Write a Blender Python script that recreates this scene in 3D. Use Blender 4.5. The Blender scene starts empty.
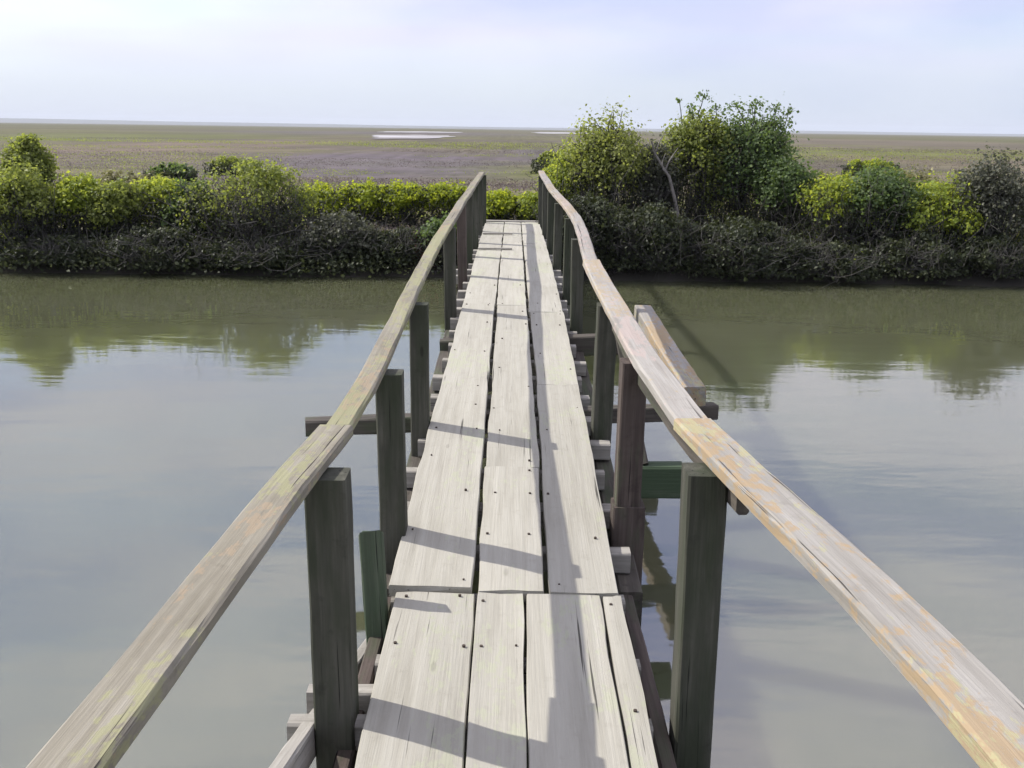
import bpy, math, random
import numpy as np
from mathutils import Vector, Matrix

# ------------------------------------------------------------------ camera, sky, sun, exposure
SC = bpy.context.scene
COL = SC.collection
CAM_Z = 2.10                                   # eye height above the water
cam_d = bpy.data.cameras.new('camera')
cam = bpy.data.objects.new('camera', cam_d)
COL.objects.link(cam)
P, R_ = math.radians(14.3), math.radians(0.78)
fwd = Vector((0, math.cos(P), -math.sin(P)))
r0 = Vector((1, 0, 0)); u0 = r0.cross(fwd)
rt = r0 * math.cos(R_) + u0 * math.sin(R_)
up = -r0 * math.sin(R_) + u0 * math.cos(R_)
m = Matrix((rt, up, -fwd)).transposed().to_4x4()
m.translation = (0, 0, CAM_Z)
cam.matrix_world = m
cam_d.sensor_width = 36.0
cam_d.lens = 36.0 * 1000 / 1024
cam_d.clip_start = 0.05
cam_d.clip_end = 30000
SC.camera = cam
SC.render.resolution_x, SC.render.resolution_y = 1024, 768

SUN_EL, SUN_AZ = math.radians(42.6), math.radians(-67.0)   # azimuth from +Y, clockwise
world = bpy.data.worlds.new('World'); SC.world = world; world.use_nodes = True


def ramp(N, stops, interp='LINEAR'):
    r = N.new('ShaderNodeValToRGB'); cr = r.color_ramp; cr.interpolation = interp
    while len(cr.elements) < len(stops): cr.elements.new(0.5)
    for e, (p, c) in zip(cr.elements, stops):
        e.position = p; e.color = (*c, 1) if len(c) == 3 else c
    return r


def sky():
    nt = world.node_tree; N, L = nt.nodes, nt.links
    bg = N['Background']
    st = N.new('ShaderNodeTexSky'); st.sky_type = 'NISHITA'; st.sun_disc = False
    st.sun_elevation = SUN_EL; st.sun_rotation = SUN_AZ
    st.air_density = 1.0; st.dust_density = 0.6; st.ozone_density = 2.0
    tc = N.new('ShaderNodeTexCoord')
    sep = N.new('ShaderNodeSeparateXYZ'); L.new(tc.outputs['Generated'], sep.inputs[0])
    mp = N.new('ShaderNodeMapping'); mp.inputs['Scale'].default_value = (1.6, 1.6, 13.0)
    L.new(tc.outputs['Generated'], mp.inputs[0])
    nz = N.new('ShaderNodeTexNoise'); nz.inputs['Scale'].default_value = 1.3
    nz.inputs['Detail'].default_value = 5; nz.inputs['Roughness'].default_value = 0.5
    L.new(mp.outputs[0], nz.inputs['Vector'])
    nr = N.new('ShaderNodeMapRange'); nr.inputs[1].default_value = 0.30; nr.inputs[2].default_value = 0.62
    nr.inputs[3].default_value = 0.45; nr.inputs[4].default_value = 1.0
    L.new(nz.outputs['Fac'], nr.inputs[0])
    el = N.new('ShaderNodeMapRange'); el.interpolation_type = 'SMOOTHSTEP'
    el.inputs[1].default_value = 0.004; el.inputs[2].default_value = 0.075
    el.inputs[3].default_value = 0.38; el.inputs[4].default_value = 0.97
    L.new(sep.outputs['Z'], el.inputs[0])
    mu = N.new('ShaderNodeMath'); mu.operation = 'MULTIPLY'
    L.new(nr.outputs[0], mu.inputs[0]); L.new(el.outputs[0], mu.inputs[1])
    mx = N.new('ShaderNodeMix'); mx.data_type = 'RGBA'
    L.new(mu.outputs[0], mx.inputs[0])
    L.new(st.outputs[0], mx.inputs[6])
    mx.inputs[7].default_value = CLOUD
    # blue haze low over the horizon, brighter cloud higher up
    hz = N.new('ShaderNodeMapRange'); hz.interpolation_type = 'SMOOTHSTEP'
    hz.inputs[1].default_value = 0.012; hz.inputs[2].default_value = 0.10
    hz.inputs[3].default_value = 0.85; hz.inputs[4].default_value = 0.0
    L.new(sep.outputs['Z'], hz.inputs[0])
    m2 = N.new('ShaderNodeMix'); m2.data_type = 'RGBA'
    L.new(hz.outputs[0], m2.inputs[0]); L.new(mx.outputs[2], m2.inputs[6]); m2.inputs[7].default_value = HORIZON
    hi = N.new('ShaderNodeMapRange'); hi.interpolation_type = 'SMOOTHSTEP'
    hi.inputs[1].default_value = 0.10; hi.inputs[2].default_value = 0.60
    hi.inputs[3].default_value = 1.0; hi.inputs[4].default_value = 1.42
    L.new(sep.outputs['Z'], hi.inputs[0])
    vm = N.new('ShaderNodeVectorMath'); vm.operation = 'SCALE'
    L.new(m2.outputs[2], vm.inputs[0]); L.new(hi.outputs[0], vm.inputs['Scale'])
    nz2 = N.new('ShaderNodeTexNoise'); nz2.inputs['Scale'].default_value = 2.3; nz2.inputs['Detail'].default_value = 5
    mp2 = N.new('ShaderNodeMapping'); mp2.inputs['Scale'].default_value = (1.0, 1.0, 3.2); mp2.inputs['Location'].default_value = (3, 1, 5)
    L.new(tc.outputs['Generated'], mp2.inputs[0]); L.new(mp2.outputs[0], nz2.inputs['Vector'])
    cr = ramp(N, [(0.36, (0.68, 0.74, 0.92)), (0.5, (1.0, 1.0, 1.0)), (0.64, (1.22, 1.18, 1.10))]); L.new(nz2.outputs['Fac'], cr.inputs[0])
    hf = N.new('ShaderNodeMapRange'); hf.inputs[1].default_value = 0.03; hf.inputs[2].default_value = 0.25
    hf.inputs[3].default_value = 0.25; hf.inputs[4].default_value = 1.0
    L.new(sep.outputs['Z'], hf.inputs[0])
    m3 = N.new('ShaderNodeMix'); m3.data_type = 'RGBA'; m3.blend_type = 'MULTIPLY'; m3.clamp_factor = True
    L.new(hf.outputs[0], m3.inputs[0]); L.new(vm.outputs[0], m3.inputs[6]); L.new(cr.outputs[0], m3.inputs[7])
    wt = N.new('ShaderNodeMapRange'); wt.inputs[1].default_value = 0.2; wt.inputs[2].default_value = 0.7
    L.new(sep.outputs['Z'], wt.inputs[0])
    m4 = N.new('ShaderNodeMix'); m4.data_type = 'RGBA'; m4.blend_type = 'MULTIPLY'
    L.new(wt.outputs[0], m4.inputs[0]); L.new(m3.outputs[2], m4.inputs[6]); m4.inputs[7].default_value = (1.04, 1.0, 0.94, 1)
    L.new(m4.outputs[2], bg.inputs['Color'])
    bg.inputs['Strength'].default_value = 0.10


HORIZON = (3.75, 4.2, 5.1, 1)
CLOUD = (4.9, 4.9, 5.95, 1)                       # thin high cloud, in the sky texture's own units
sky()
sun_d = bpy.data.lights.new('sun', 'SUN'); sun_d.energy = 3.3; sun_d.angle = math.radians(0.55)
sun_d.color = (1.0, 0.955, 0.88)
sun = bpy.data.objects.new('sun', sun_d); COL.objects.link(sun)
sdir = Vector((math.sin(SUN_AZ) * math.cos(SUN_EL), math.cos(SUN_AZ) * math.cos(SUN_EL), math.sin(SUN_EL)))
sun.rotation_euler = sdir.to_track_quat('Z', 'Y').to_euler()
sun.location = (-30, 12, 30)
SC.view_settings.view_transform = 'Standard'
SC.view_settings.look = 'None'
SC.view_settings.exposure = 0.82
SC.view_settings.gamma = 1.0
SC.view_settings.use_curve_mapping = False
SC.cycles.max_bounces = 6
SC.cycles.filter_width = 1.5

RNG = np.random.default_rng(7)
random.seed(7)


# ------------------------------------------------------------------ helpers
def tag(o, label=None, cat=None, group=None, kind=None):
    if label: o['label'] = label
    if cat: o['category'] = cat
    if group: o['group'] = group
    if kind: o['kind'] = kind
    return o


def link(name, me, mat=None, parent=None, loc=None):
    o = bpy.data.objects.new(name, me); COL.objects.link(o)
    if mat is not None:
        for mm in (mat if isinstance(mat, (list, tuple)) else [mat]): me.materials.append(mm)
    if parent is not None:
        o.parent = parent
    if loc is not None: o.location = loc
    return o


def empty(name, loc):
    o = bpy.data.objects.new(name, None); COL.objects.link(o); o.location = loc
    o.empty_display_size = 0.2
    return o


def np_mesh(name, V, F, smooth=False):
    """V (n,3), F (m,4) quads"""
    me = bpy.data.meshes.new(name)
    V = np.asarray(V, np.float32); F = np.asarray(F, np.int32)
    me.vertices.add(len(V)); me.vertices.foreach_set('co', V.ravel())
    k = F.shape[1]
    me.loops.add(F.size); me.loops.foreach_set('vertex_index', F.ravel())
    me.polygons.add(len(F))
    me.polygons.foreach_set('loop_start', np.arange(0, F.size, k, dtype=np.int32))
    me.polygons.foreach_set('loop_total', np.full(len(F), k, np.int32))
    me.polygons.foreach_set('use_smooth', np.full(len(F), smooth, bool))
    me.update(calc_edges=True); me.validate()
    return me


def nodes(name):
    mt = bpy.data.materials.new(name); mt.use_nodes = True
    nt = mt.node_tree
    return mt, nt.nodes, nt.links, nt.nodes['Principled BSDF']


def mixc(N, L, fac, a, b, mode='MIX'):
    x = N.new('ShaderNodeMix'); x.data_type = 'RGBA'; x.blend_type = mode
    for sock, v in ((0, fac), (6, a), (7, b)):
        if hasattr(v, 'links') or hasattr(v, 'is_linked'): L.new(v, x.inputs[sock])
        elif isinstance(v, (int, float)): x.inputs[sock].default_value = v
        else: x.inputs[sock].default_value = (*v, 1)
    return x.outputs[2]


def noise(N, L, vec, scale, detail=4, rough=0.55, mscale=None, loc=None):
    if mscale is not None:
        mp = N.new('ShaderNodeMapping'); mp.inputs['Scale'].default_value = mscale
        if loc: mp.inputs['Location'].default_value = loc
        L.new(vec, mp.inputs[0]); vec = mp.outputs[0]
    n = N.new('ShaderNodeTexNoise'); n.inputs['Scale'].default_value = scale
    n.inputs['Detail'].default_value = detail; n.inputs['Roughness'].default_value = rough
    L.new(vec, n.inputs['Vector'])
    return n.outputs['Fac']


def rng_map(N, L, v, a, b, c=0.0, d=1.0):
    r = N.new('ShaderNodeMapRange')
    r.inputs[1].default_value = a; r.inputs[2].default_value = b
    r.inputs[3].default_value = c; r.inputs[4].default_value = d
    L.new(v, r.inputs[0]); return r.outputs[0]


# ------------------------------------------------------------------ wood
def wood(name, dark, mid, light, lichen=None, lich_amt=0.0, lichen2=None, lich2_amt=0.0, algae=None, algae_amt=0.0, vary=0.06, grain=0.40, cracks=(0.655, 0.70), knots=0.6):
    """weathered timber: 'grain' attribute = (along, across, through) in metres plus an offset of the board's own"""
    mt, N, L, b = nodes(name)
    at = N.new('ShaderNodeAttribute'); at.attribute_name = 'grain'; g = at.outputs['Vector']
    fine = noise(N, L, g, 1.0, 6, 0.65, (3.0, 150.0, 150.0))
    med = noise(N, L, g, 1.0, 5, 0.6, (1.6, 34.0, 34.0))
    blot = noise(N, L, g, 1.0, 4, 0.55, (1.7, 7.0, 7.0))
    spot = noise(N, L, g, 16.0, 5, 0.65)
    crack = noise(N, L, g, 1.0, 3, 0.6, (1.1, 70.0, 70.0), (3, 9, 4))
    r = ramp(N, [(0.28, dark), (0.5, mid), (0.72, light)]); L.new(med, r.inputs[0])
    c = r.outputs[0]
    c = mixc(N, L, rng_map(N, L, fine, 0.35, 0.7, 0.0, grain), c, dark)
    c = mixc(N, L, rng_map(N, L, blot, 0.35, 0.75, 0.0, 0.45), c, light)
    c = mixc(N, L, rng_map(N, L, spot, 0.57, 0.74, 0.0, 0.6), c, dark)
    stain = noise(N, L, g, 1.0, 4, 0.65, (2.6, 6.0, 6.0), (4, 4, 9))
    c = mixc(N, L, rng_map(N, L, stain, 0.54, 0.70, 0.0, 0.45), c, dark)
    if algae:
        a = noise(N, L, g, 1.0, 4, 0.6, (2.2, 9.0, 9.0), (7, 2, 5))
        c = mixc(N, L, rng_map(N, L, a, 0.62 - algae_amt * 0.4, 0.72 - algae_amt * 0.2, 0, 0.75), c, algae)
    if lichen:
        a = noise(N, L, g, 1.0, 5, 0.68, (16.0, 34.0, 34.0), (1, 5, 2))
        big = noise(N, L, g, 1.0, 2, 0.5, (1.3, 3.0, 3.0), (5, 1, 8))
        ad = N.new('ShaderNodeMath'); ad.operation = 'MULTIPLY'; L.new(a, ad.inputs[0]); L.new(big, ad.inputs[1])
        t = 0.36 - lich_amt * 0.2
        c = mixc(N, L, rng_map(N, L, ad.outputs[0], t, t + 0.035, 0, 0.62), c, lichen)
    if lichen2:
        a = noise(N, L, g, 1.0, 5, 0.7, (12.0, 30.0, 30.0), (11, 4, 6))
        big = noise(N, L, g, 1.0, 2, 0.5, (1.5, 4.0, 4.0), (2, 12, 3))
        ad = N.new('ShaderNodeMath'); ad.operation = 'MULTIPLY'; L.new(a, ad.inputs[0]); L.new(big, ad.inputs[1])
        t = 0.36 - lich2_amt * 0.2
        c = mixc(N, L, rng_map(N, L, ad.outputs[0], t, t + 0.03, 0, 0.62), c, lichen2)
    vo = N.new('ShaderNodeTexVoronoi'); vo.inputs['Scale'].default_value = 1.0
    vm_ = N.new('ShaderNodeMapping'); vm_.inputs['Scale'].default_value = (1.5, 5.0, 5.0); L.new(g, vm_.inputs[0]); L.new(vm_.outputs[0], vo.inputs['Vector'])
    c = mixc(N, L, rng_map(N, L, vo.outputs['Distance'], 0.055, 0.03, 0, knots), c, tuple(x * 0.45 for x in dark))
    ck = rng_map(N, L, crack, *cracks)
    c = mixc(N, L, ck, c, tuple(x * 0.28 for x in dark))
    oi = N.new('ShaderNodeObjectInfo')
    hv = N.new('ShaderNodeHueSaturation')
    L.new(rng_map(N, L, oi.outputs['Random'], 0, 1, 1 - vary, 1 + vary), hv.inputs['Value'])
    L.new(c, hv.inputs['Color'])
    L.new(hv.outputs[0], b.inputs['Base Color'])
    b.inputs['Roughness'].default_value = 0.88; b.inputs['Specular IOR Level'].default_value = 0.18
    hsum = N.new('ShaderNodeMath'); hsum.operation = 'ADD'; L.new(fine, hsum.inputs[0]); L.new(med, hsum.inputs[1])
    hs2 = N.new('ShaderNodeMath'); hs2.operation = 'SUBTRACT'; L.new(hsum.outputs[0], hs2.inputs[0]); L.new(ck, hs2.inputs[1])
    bp = N.new('ShaderNodeBump'); bp.inputs['Strength'].default_value = 0.55; bp.inputs['Distance'].default_value = 0.004
    L.new(hs2.outputs[0], bp.inputs['Height']); L.new(bp.outputs[0], b.inputs['Normal'])
    return mt


M_DECK = wood('weathered_deck_wood', (0.280, 0.266, 0.222), (0.345, 0.330, 0.280), (0.390, 0.376, 0.325), lichen=(0.35, 0.36, 0.26), lich_amt=0.22, grain=.30, cracks=(.67, .72), knots=.3)
M_RAIL = wood('lichen_rail_wood', (0.145, 0.130, 0.098), (0.225, 0.206, 0.160), (0.30, 0.28, 0.23), lichen=(0.27, 0.27, 0.14), lich_amt=0.50, lichen2=(0.29, 0.225, 0.15), lich2_amt=0.25)
M_RAILR = wood('ochre_lichen_rail_wood', (0.18, 0.167, 0.145), (0.27, 0.255, 0.228), (0.34, 0.326, 0.298), lichen=(0.33, 0.225, 0.105), lich_amt=0.72, lichen2=(0.33, 0.32, 0.18), lich2_amt=0.30)
M_PALE = wood('pale_rail_wood', (0.195, 0.178, 0.158), (0.285, 0.27, 0.243), (0.355, 0.34, 0.315), lichen=(0.32, 0.25, 0.15), lich_amt=0.45, lichen2=(0.36, 0.29, 0.26), lich2_amt=0.3)
M_POST = wood('algae_post_wood', (0.032, 0.033, 0.025), (0.060, 0.061, 0.047), (0.11, 0.107, 0.086), algae=(0.040, 0.048, 0.029), algae_amt=0.45)
M_POSTB = wood('brown_post_wood', (0.036, 0.028, 0.025), (0.072, 0.057, 0.049), (0.13, 0.105, 0.09), algae=(0.07, 0.08, 0.05), algae_amt=0.2)
M_UNDER = wood('dark_substructure_wood', (0.036, 0.032, 0.028), (0.072, 0.064, 0.055), (0.13, 0.115, 0.095), algae=(0.07, 0.085, 0.05), algae_amt=0.3)
M_JOIST = wood('grey_joist_wood', (0.15, 0.14, 0.12), (0.27, 0.255, 0.225), (0.40, 0.38, 0.34))
M_GREEN = wood('green_beam_wood', (0.04, 0.048, 0.034), (0.068, 0.085, 0.056), (0.11, 0.13, 0.09), algae=(0.05, 0.078, 0.042), algae_amt=0.5)
M_DRIFT = wood('pale_driftwood', (0.22, 0.2, 0.18), (0.38, 0.36, 0.33), (0.5, 0.48, 0.45))

mt, N, L, b = nodes('rusty_nail')
b.inputs['Base Color'].default_value = (0.05, 0.035, 0.025, 1); b.inputs['Roughness'].default_value = 0.8
M_NAIL = mt


def sweep(name, pts, w, h, mat, parent, ch=0.006, jit=0.0015, upv=(0, 0, 1), seed=None, step=0.12, taper=None, ragged=0.0, roll=0.0):
    """a chamfered timber swept along pts; pts is the centre line; upv is across the thickness h"""
    rs = np.random.default_rng(seed if seed is not None else RNG.integers(1 << 30))
    pts = [Vector(p) for p in pts]
    # resample
    S = [pts[0]]
    for a, c in zip(pts[:-1], pts[1:]):
        n = max(1, int((c - a).length / step))
        for i in range(1, n + 1): S.append(a.lerp(c, i / n))
    # smooth bends of a path with several points a little
    if len(pts) > 2:
        for _ in range(2):
            S = [S[0]] + [(S[i - 1] + S[i] * 2 + S[i + 1]) / 4 for i in range(1, len(S) - 1)] + [S[-1]]
    n = len(S); upv = Vector(upv)
    V = []; G = []; off = rs.uniform(0, 60, 3); s = 0.0
    cs = [(-w/2+ch, -h/2), (w/2-ch, -h/2), (w/2, -h/2+ch), (w/2, h/2-ch), (w/2-ch, h/2), (-w/2+ch, h/2), (-w/2, h/2-ch), (-w/2, -h/2+ch)]
    ph = rs.uniform(0, 6.3, 4); 
    for i in range(n):
        t = (S[min(i + 1, n - 1)] - S[max(i - 1, 0)]).normalized()
        side = t.cross(upv).normalized(); u2 = side.cross(t).normalized()
        if roll:
            q = Matrix.Rotation(roll, 3, t); side = q @ side; u2 = q @ u2
        if i: s += (S[i] - S[i - 1]).length
        k = 1.0 if taper is None else 1.0 + (taper - 1.0) * i / (n - 1)
        wob = jit * 1.5 * math.sin(s * 2.3 + ph[0]); wob2 = jit * 1.2 * math.sin(s * 3.1 + ph[1])
        e = 0.0
        for j, (a, c) in enumerate(cs):
            e = rs.normal(0, ragged) if (ragged and i in (0, n - 1)) else 0.0
            da, dc = rs.normal(0, jit, 2) * 0.6
            p = S[i] + side * (a * k + wob + da) + u2 * (c * k + wob2 + dc) + t * e
            V.append(p); G.append((off[0] + s, off[1] + a, off[2] + c))
    F = []
    for i in range(n - 1):
        for j in range(8):
            k2 = (j + 1) % 8
            F.append((i*8+j, i*8+k2, (i+1)*8+k2, (i+1)*8+j))
    for base, rev in ((0, True), ((n-1)*8, False)):
        quads = [(0, 1, 2, 7), (7, 2, 3, 6), (6, 3, 4, 5)]
        for q in quads:
            q2 = tuple(base + x for x in q)
            F.append(q2[::-1] if rev else q2)
    o0 = S[0].copy()
    me = np_mesh(name, [tuple(v - o0) for v in V], F)
    # consistent outward normals
    import bmesh
    bm = bmesh.new(); bm.from_mesh(me); bmesh.ops.recalc_face_normals(bm, faces=bm.faces); bm.to_mesh(me); bm.free()
    ga = me.attributes.new('grain', 'FLOAT_VECTOR', 'POINT'); ga.data.foreach_set('vector', np.array(G, np.float32).ravel())
    loc = o0 - (parent.matrix_world.translation if parent is not None else Vector((0, 0, 0)))
    if parent is not None: loc = o0 - Vector(parent.location)
    return link(name, me, mat, parent, loc)


# ------------------------------------------------------------------ terrain
def vnoise(x, y, seed=0):
    """smooth value noise in numpy, 0..1"""
    x = np.asarray(x, float); y = np.asarray(y, float)
    xi, yi = np.floor(x), np.floor(y); fx, fy = x - xi, y - yi
    fx = fx * fx * (3 - 2 * fx); fy = fy * fy * (3 - 2 * fy)
    def hsh(a, b):
        v = np.sin(a * 127.1 + b * 311.7 + seed * 74.7) * 43758.5453
        return v - np.floor(v)
    return (hsh(xi, yi) * (1-fx) + hsh(xi+1, yi) * fx) * (1-fy) + (hsh(xi, yi+1) * (1-fx) + hsh(xi+1, yi+1) * fx) * fy


def fbm(x, y, seed=0, o=4):
    v = 0; a = 0.5; t = 0
    for i in range(o):
        v = v + a * vnoise(x * 2**i, y * 2**i, seed + i * 13); t += a; a *= 0.5
    return v / t


def bank_y(x):
    return 14.42 + 0.22 * (fbm(np.asarray(x) * 3.1, 6.6, 15) - 0.5) + 0.55 * (fbm(np.asarray(x) * 0.7, 3.3, 5) - 0.5) + 0.55 * (fbm(np.asarray(x) * 0.06, 8.1, 2, 2) - 0.5) * np.clip((np.abs(x) - 8) / 20, 0, 1) * 8


def ground_z(x, y):
    x = np.asarray(x, float); y = np.asarray(y, float)
    d = y - bank_y(x)
    far = np.interp(d, [-1.6, -0.4, 0, 0.18, 0.6, 1.4, 2.4, 4.5, 1e5], [-1.0, -0.35, -0.01, 0.10, 0.36, 0.52, 0.52, 0.40, 0.40])
    near = np.interp(-1.6 - y, [-1.2, 0, 0.5, 1.2, 3, 1e5], [-1.0, -0.02, 0.3, 0.5, 0.42, 0.4])
    z = np.maximum(far, near)
    bump = (fbm(x * 2.2, y * 2.2, 9) - 0.5) * 0.12 + (fbm(x * 0.25, y * 0.25, 4) - 0.5) * 0.10
    return z + bump * np.clip((np.abs(d) < 400) * 1.0, 0, 1) * np.where(z > -0.2, 1, 0.4) * np.where((d < 0.02) & (z > -0.1) & (y > 0), 0.2, 1)


def build_ground():
    ys = np.concatenate([-np.geomspace(6000, 6, 22), np.arange(-5, 12.4, 0.6), np.arange(12.4, 20, 0.10), np.geomspace(20, 60, 40)[0:], np.geomspace(66, 7000, 44)])
    xs = np.concatenate([-np.geomspace(7000, 13, 44), np.arange(-12.6, 12.61, 0.16), np.geomspace(13, 7000, 44)])
    X, Y = np.meshgrid(xs, ys)
    Z = ground_z(X, Y)
    V = np.stack([X, Y, Z], -1).reshape(-1, 3)
    nx, ny = len(xs), len(ys)
    i, j = np.meshgrid(np.arange(nx - 1), np.arange(ny - 1))
    a = (j * nx + i).ravel()
    F = np.stack([a, a + 1, a + nx + 1, a + nx], -1)
    mt, N, L, b = nodes('marsh_soil')
    geo = N.new('ShaderNodeNewGeometry'); p = geo.outputs['Position']
    n1 = noise(N, L, p, 1.0, 2.5, 0.45, (0.022, 0.036, 0.0))
    n2 = noise(N, L, p, 1.0, 5, 0.6, (0.09, 0.16, 0.0), (4, 7, 0))
    n3 = noise(N, L, p, 1.0, 5, 0.65, (1.3, 1.3, 1.3))
    n4 = noise(N, L, p, 1.0, 6, 0.7, (9, 9, 9))
    nf = noise(N, L, p, 1.0, 3, 0.5, (0.0016, 0.0060, 0.0), (2, 3, 0))
    r = ramp(N, [(0.36, (0.17, 0.140, 0.165)), (0.44, (0.235, 0.185, 0.185)), (0.50, (0.29, 0.255, 0.17)), (0.54, (0.19, 0.215, 0.075)), (0.64, (0.29, 0.30, 0.12))])
    L.new(n1, r.inputs[0]); c = r.outputs[0]
    r2 = ramp(N, [(0.35, (0.14, 0.15, 0.055)), (0.5, (0.19, 0.15, 0.135)), (0.65, (0.28, 0.245, 0.18))]); L.new(n2, r2.inputs[0])
    c = mixc(N, L, 0.28, c, r2.outputs[0])
    rf = ramp(N, [(0.40, (0.165, 0.185, 0.08)), (0.5, (0.255, 0.215, 0.18)), (0.56, (0.23, 0.24, 0.105))]); L.new(nf, rf.inputs[0])
    sp = N.new('ShaderNodeSeparateXYZ'); L.new(p, sp.inputs[0])
    c = mixc(N, L, rng_map(N, L, sp.outputs['Y'], 80, 260, 0, 0.7), c, rf.outputs[0])
    n5 = noise(N, L, p, 1.0, 6, 0.72, (0.30, 0.55, 0.4), (9, 2, 1))
    c = mixc(N, L, rng_map(N, L, n5, 0.42, 0.62, 0, 0.62), c, (0.105, 0.108, 0.050))
    c = mixc(N, L, rng_map(N, L, n5, 0.44, 0.34, 0, 0.40), c, (0.33, 0.28, 0.21))
    nd = noise(N, L, p, 1.0, 4, 0.6, (0.07, 0.10, 0), (1, 8, 3))
    for (cx, cy, rx, ry, col) in ((-7, 52, 8, 24, (0.20, 0.165, 0.225)), (-27, 88, 11, 42, (0.30, 0.235, 0.20)), (-58, 150, 24, 75, (0.20, 0.225, 0.085)),
                                  (27, 92, 14, 45, (0.225, 0.245, 0.095)), (30, 66, 9, 24, (0.29, 0.235, 0.175)), (4, 75, 6, 30, (0.165, 0.145, 0.185)), (-40, 330, 60, 120, (0.21, 0.185, 0.215)), (75, 260, 60, 120, (0.25, 0.205, 0.18))):
        mp = N.new('ShaderNodeMapping'); mp.vector_type = 'POINT'
        mp.inputs['Location'].default_value = (-cx / rx, -cy / ry, 0); mp.inputs['Scale'].default_value = (1 / rx, 1 / ry, 0)
        L.new(p, mp.inputs[0])
        ln = N.new('ShaderNodeVectorMath'); ln.operation = 'LENGTH'; L.new(mp.outputs[0], ln.inputs[0])
        ma = N.new('ShaderNodeMath'); ma.operation = 'MULTIPLY_ADD'; L.new(nd, ma.inputs[0]); ma.inputs[1].default_value = 1.6; L.new(ln.outputs['Value'], ma.inputs[2])
        c = mixc(N, L, rng_map(N, L, ma.outputs[0], 1.95, 1.35, 0, 0.75), c, col)
    c = mixc(N, L, rng_map(N, L, n5, 0.46, 0.60, 0, 0.30), c, (0.115, 0.125, 0.055))
    c = mixc(N, L, rng_map(N, L, n3, 0.4, 0.7, 0, 0.35), c, (0.09, 0.085, 0.06))
    hs = N.new('ShaderNodeHueSaturation'); hs.inputs['Value'].default_value = 0.98; hs.inputs['Saturation'].default_value = 1.2; L.new(c, hs.inputs['Color']); c = hs.outputs[0]
    # the wet mud of the bank: dark up to the tide mark
    c = mixc(N, L, rng_map(N, L, sp.outputs['Z'], 0.30, 0.50, 1.0, 0.0), c, (0.050, 0.046, 0.040))
    c = mixc(N, L, rng_map(N, L, n4, 0.35, 0.7, 0.0, 0.3), c, (0.05, 0.05, 0.03))
    L.new(c, b.inputs['Base Color']); b.inputs['Roughness'].default_value = 0.95; b.inputs['Specular IOR Level'].default_value = 0.1
    bp = N.new('ShaderNodeBump'); bp.inputs['Strength'].default_value = 0.6; bp.inputs['Distance'].default_value = 0.05
    L.new(n4, bp.inputs['Height']); L.new(bp.outputs[0], b.inputs['Normal'])
    o = link('ground', np_mesh('ground', V, F, True), mt)
    tag(o, 'flat brown and purple marsh plain behind the slough bank', 'ground', kind='structure')


build_ground()


def build_water():
    import bmesh
    bm = bmesh.new()
    xs = [-900, -300, -100, -40, -20, -10, 0, 10, 20, 40, 100, 300, 900]; ys = [-2.6, 4, 10, 15.6, 24]
    top = [[bm.verts.new((x, y, 0)) for y in ys] for x in xs]
    bot = [[bm.verts.new((x, y, -1.6)) for y in ys] for x in xs]
    for i in range(len(xs) - 1):
        for j in range(len(ys) - 1):
            bm.faces.new((top[i][j], top[i+1][j], top[i+1][j+1], top[i][j+1])); bm.faces.new((bot[i][j], bot[i][j+1], bot[i+1][j+1], bot[i+1][j]))
        for j, fl in ((0, 0), (len(ys) - 1, 1)): bm.faces.new((top[i][j], bot[i][j], bot[i+1][j], top[i+1][j]))
    for i in (0, len(xs) - 1):
        for j in range(len(ys) - 1): bm.faces.new((top[i][j], top[i][j+1], bot[i][j+1], bot[i][j]))
    bmesh.ops.recalc_face_normals(bm, faces=bm.faces)
    me = bpy.data.meshes.new('water'); bm.to_mesh(me); bm.free()
    mt, N, L, b = nodes('murky_water')
    geo = N.new('ShaderNodeNewGeometry'); p = geo.outputs['Position']
    n0 = noise(N, L, p, 1.0, 3, 0.5, (0.10, 0.16, 0))
    c = mixc(N, L, rng_map(N, L, n0, 0.35, 0.65), (0.092, 0.100, 0.052), (0.096, 0.100, 0.064))
    L.new(c, b.inputs['Base Color'])
    b.inputs['Roughness'].default_value = 0.045
    b.inputs['IOR'].default_value = 2.35
    n1 = noise(N, L, p, 1.0, 3, 0.5, (0.9, 2.6, 0))
    n2 = noise(N, L, p, 1.0, 2, 0.5, (4.0, 9.0, 0))
    n3 = noise(N, L, p, 1.0, 2, 0.5, (11.0, 26.0, 0)); pt = noise(N, L, p, 1.0, 2, 0.5, (0.35, 0.8, 0), (5, 5, 0))
    sm = N.new('ShaderNodeMath'); sm.operation = 'MULTIPLY'; L.new(n3, sm.inputs[0]); L.new(rng_map(N, L, pt, 0.45, 0.65, 0, 0.05), sm.inputs[1])
    s = N.new('ShaderNodeMath'); s.operation = 'MULTIPLY_ADD'; L.new(n2, s.inputs[0]); s.inputs[1].default_value = 0.12; L.new(n1, s.inputs[2])
    bp = N.new('ShaderNodeBump'); bp.inputs['Strength'].default_value = 0.35; bp.inputs['Distance'].default_value = 0.012
    s2 = N.new('ShaderNodeMath'); s2.operation = 'ADD'; L.new(s.outputs[0], s2.inputs[0]); L.new(sm.outputs[0], s2.inputs[1])
    L.new(s2.outputs[0], bp.inputs['Height']); L.new(bp.outputs[0], b.inputs['Normal'])
    b.inputs['Subsurface Weight'].default_value = 1.0
    b.inputs['Subsurface Radius'].default_value = (1.0, 1.0, 0.8)
    b.inputs['Subsurface Scale'].default_value = 1.2
    o = link('water', me, mt)
    tag(o, 'calm murky slough water mirroring the sky and the bank', 'water', kind='structure')


build_water()


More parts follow.
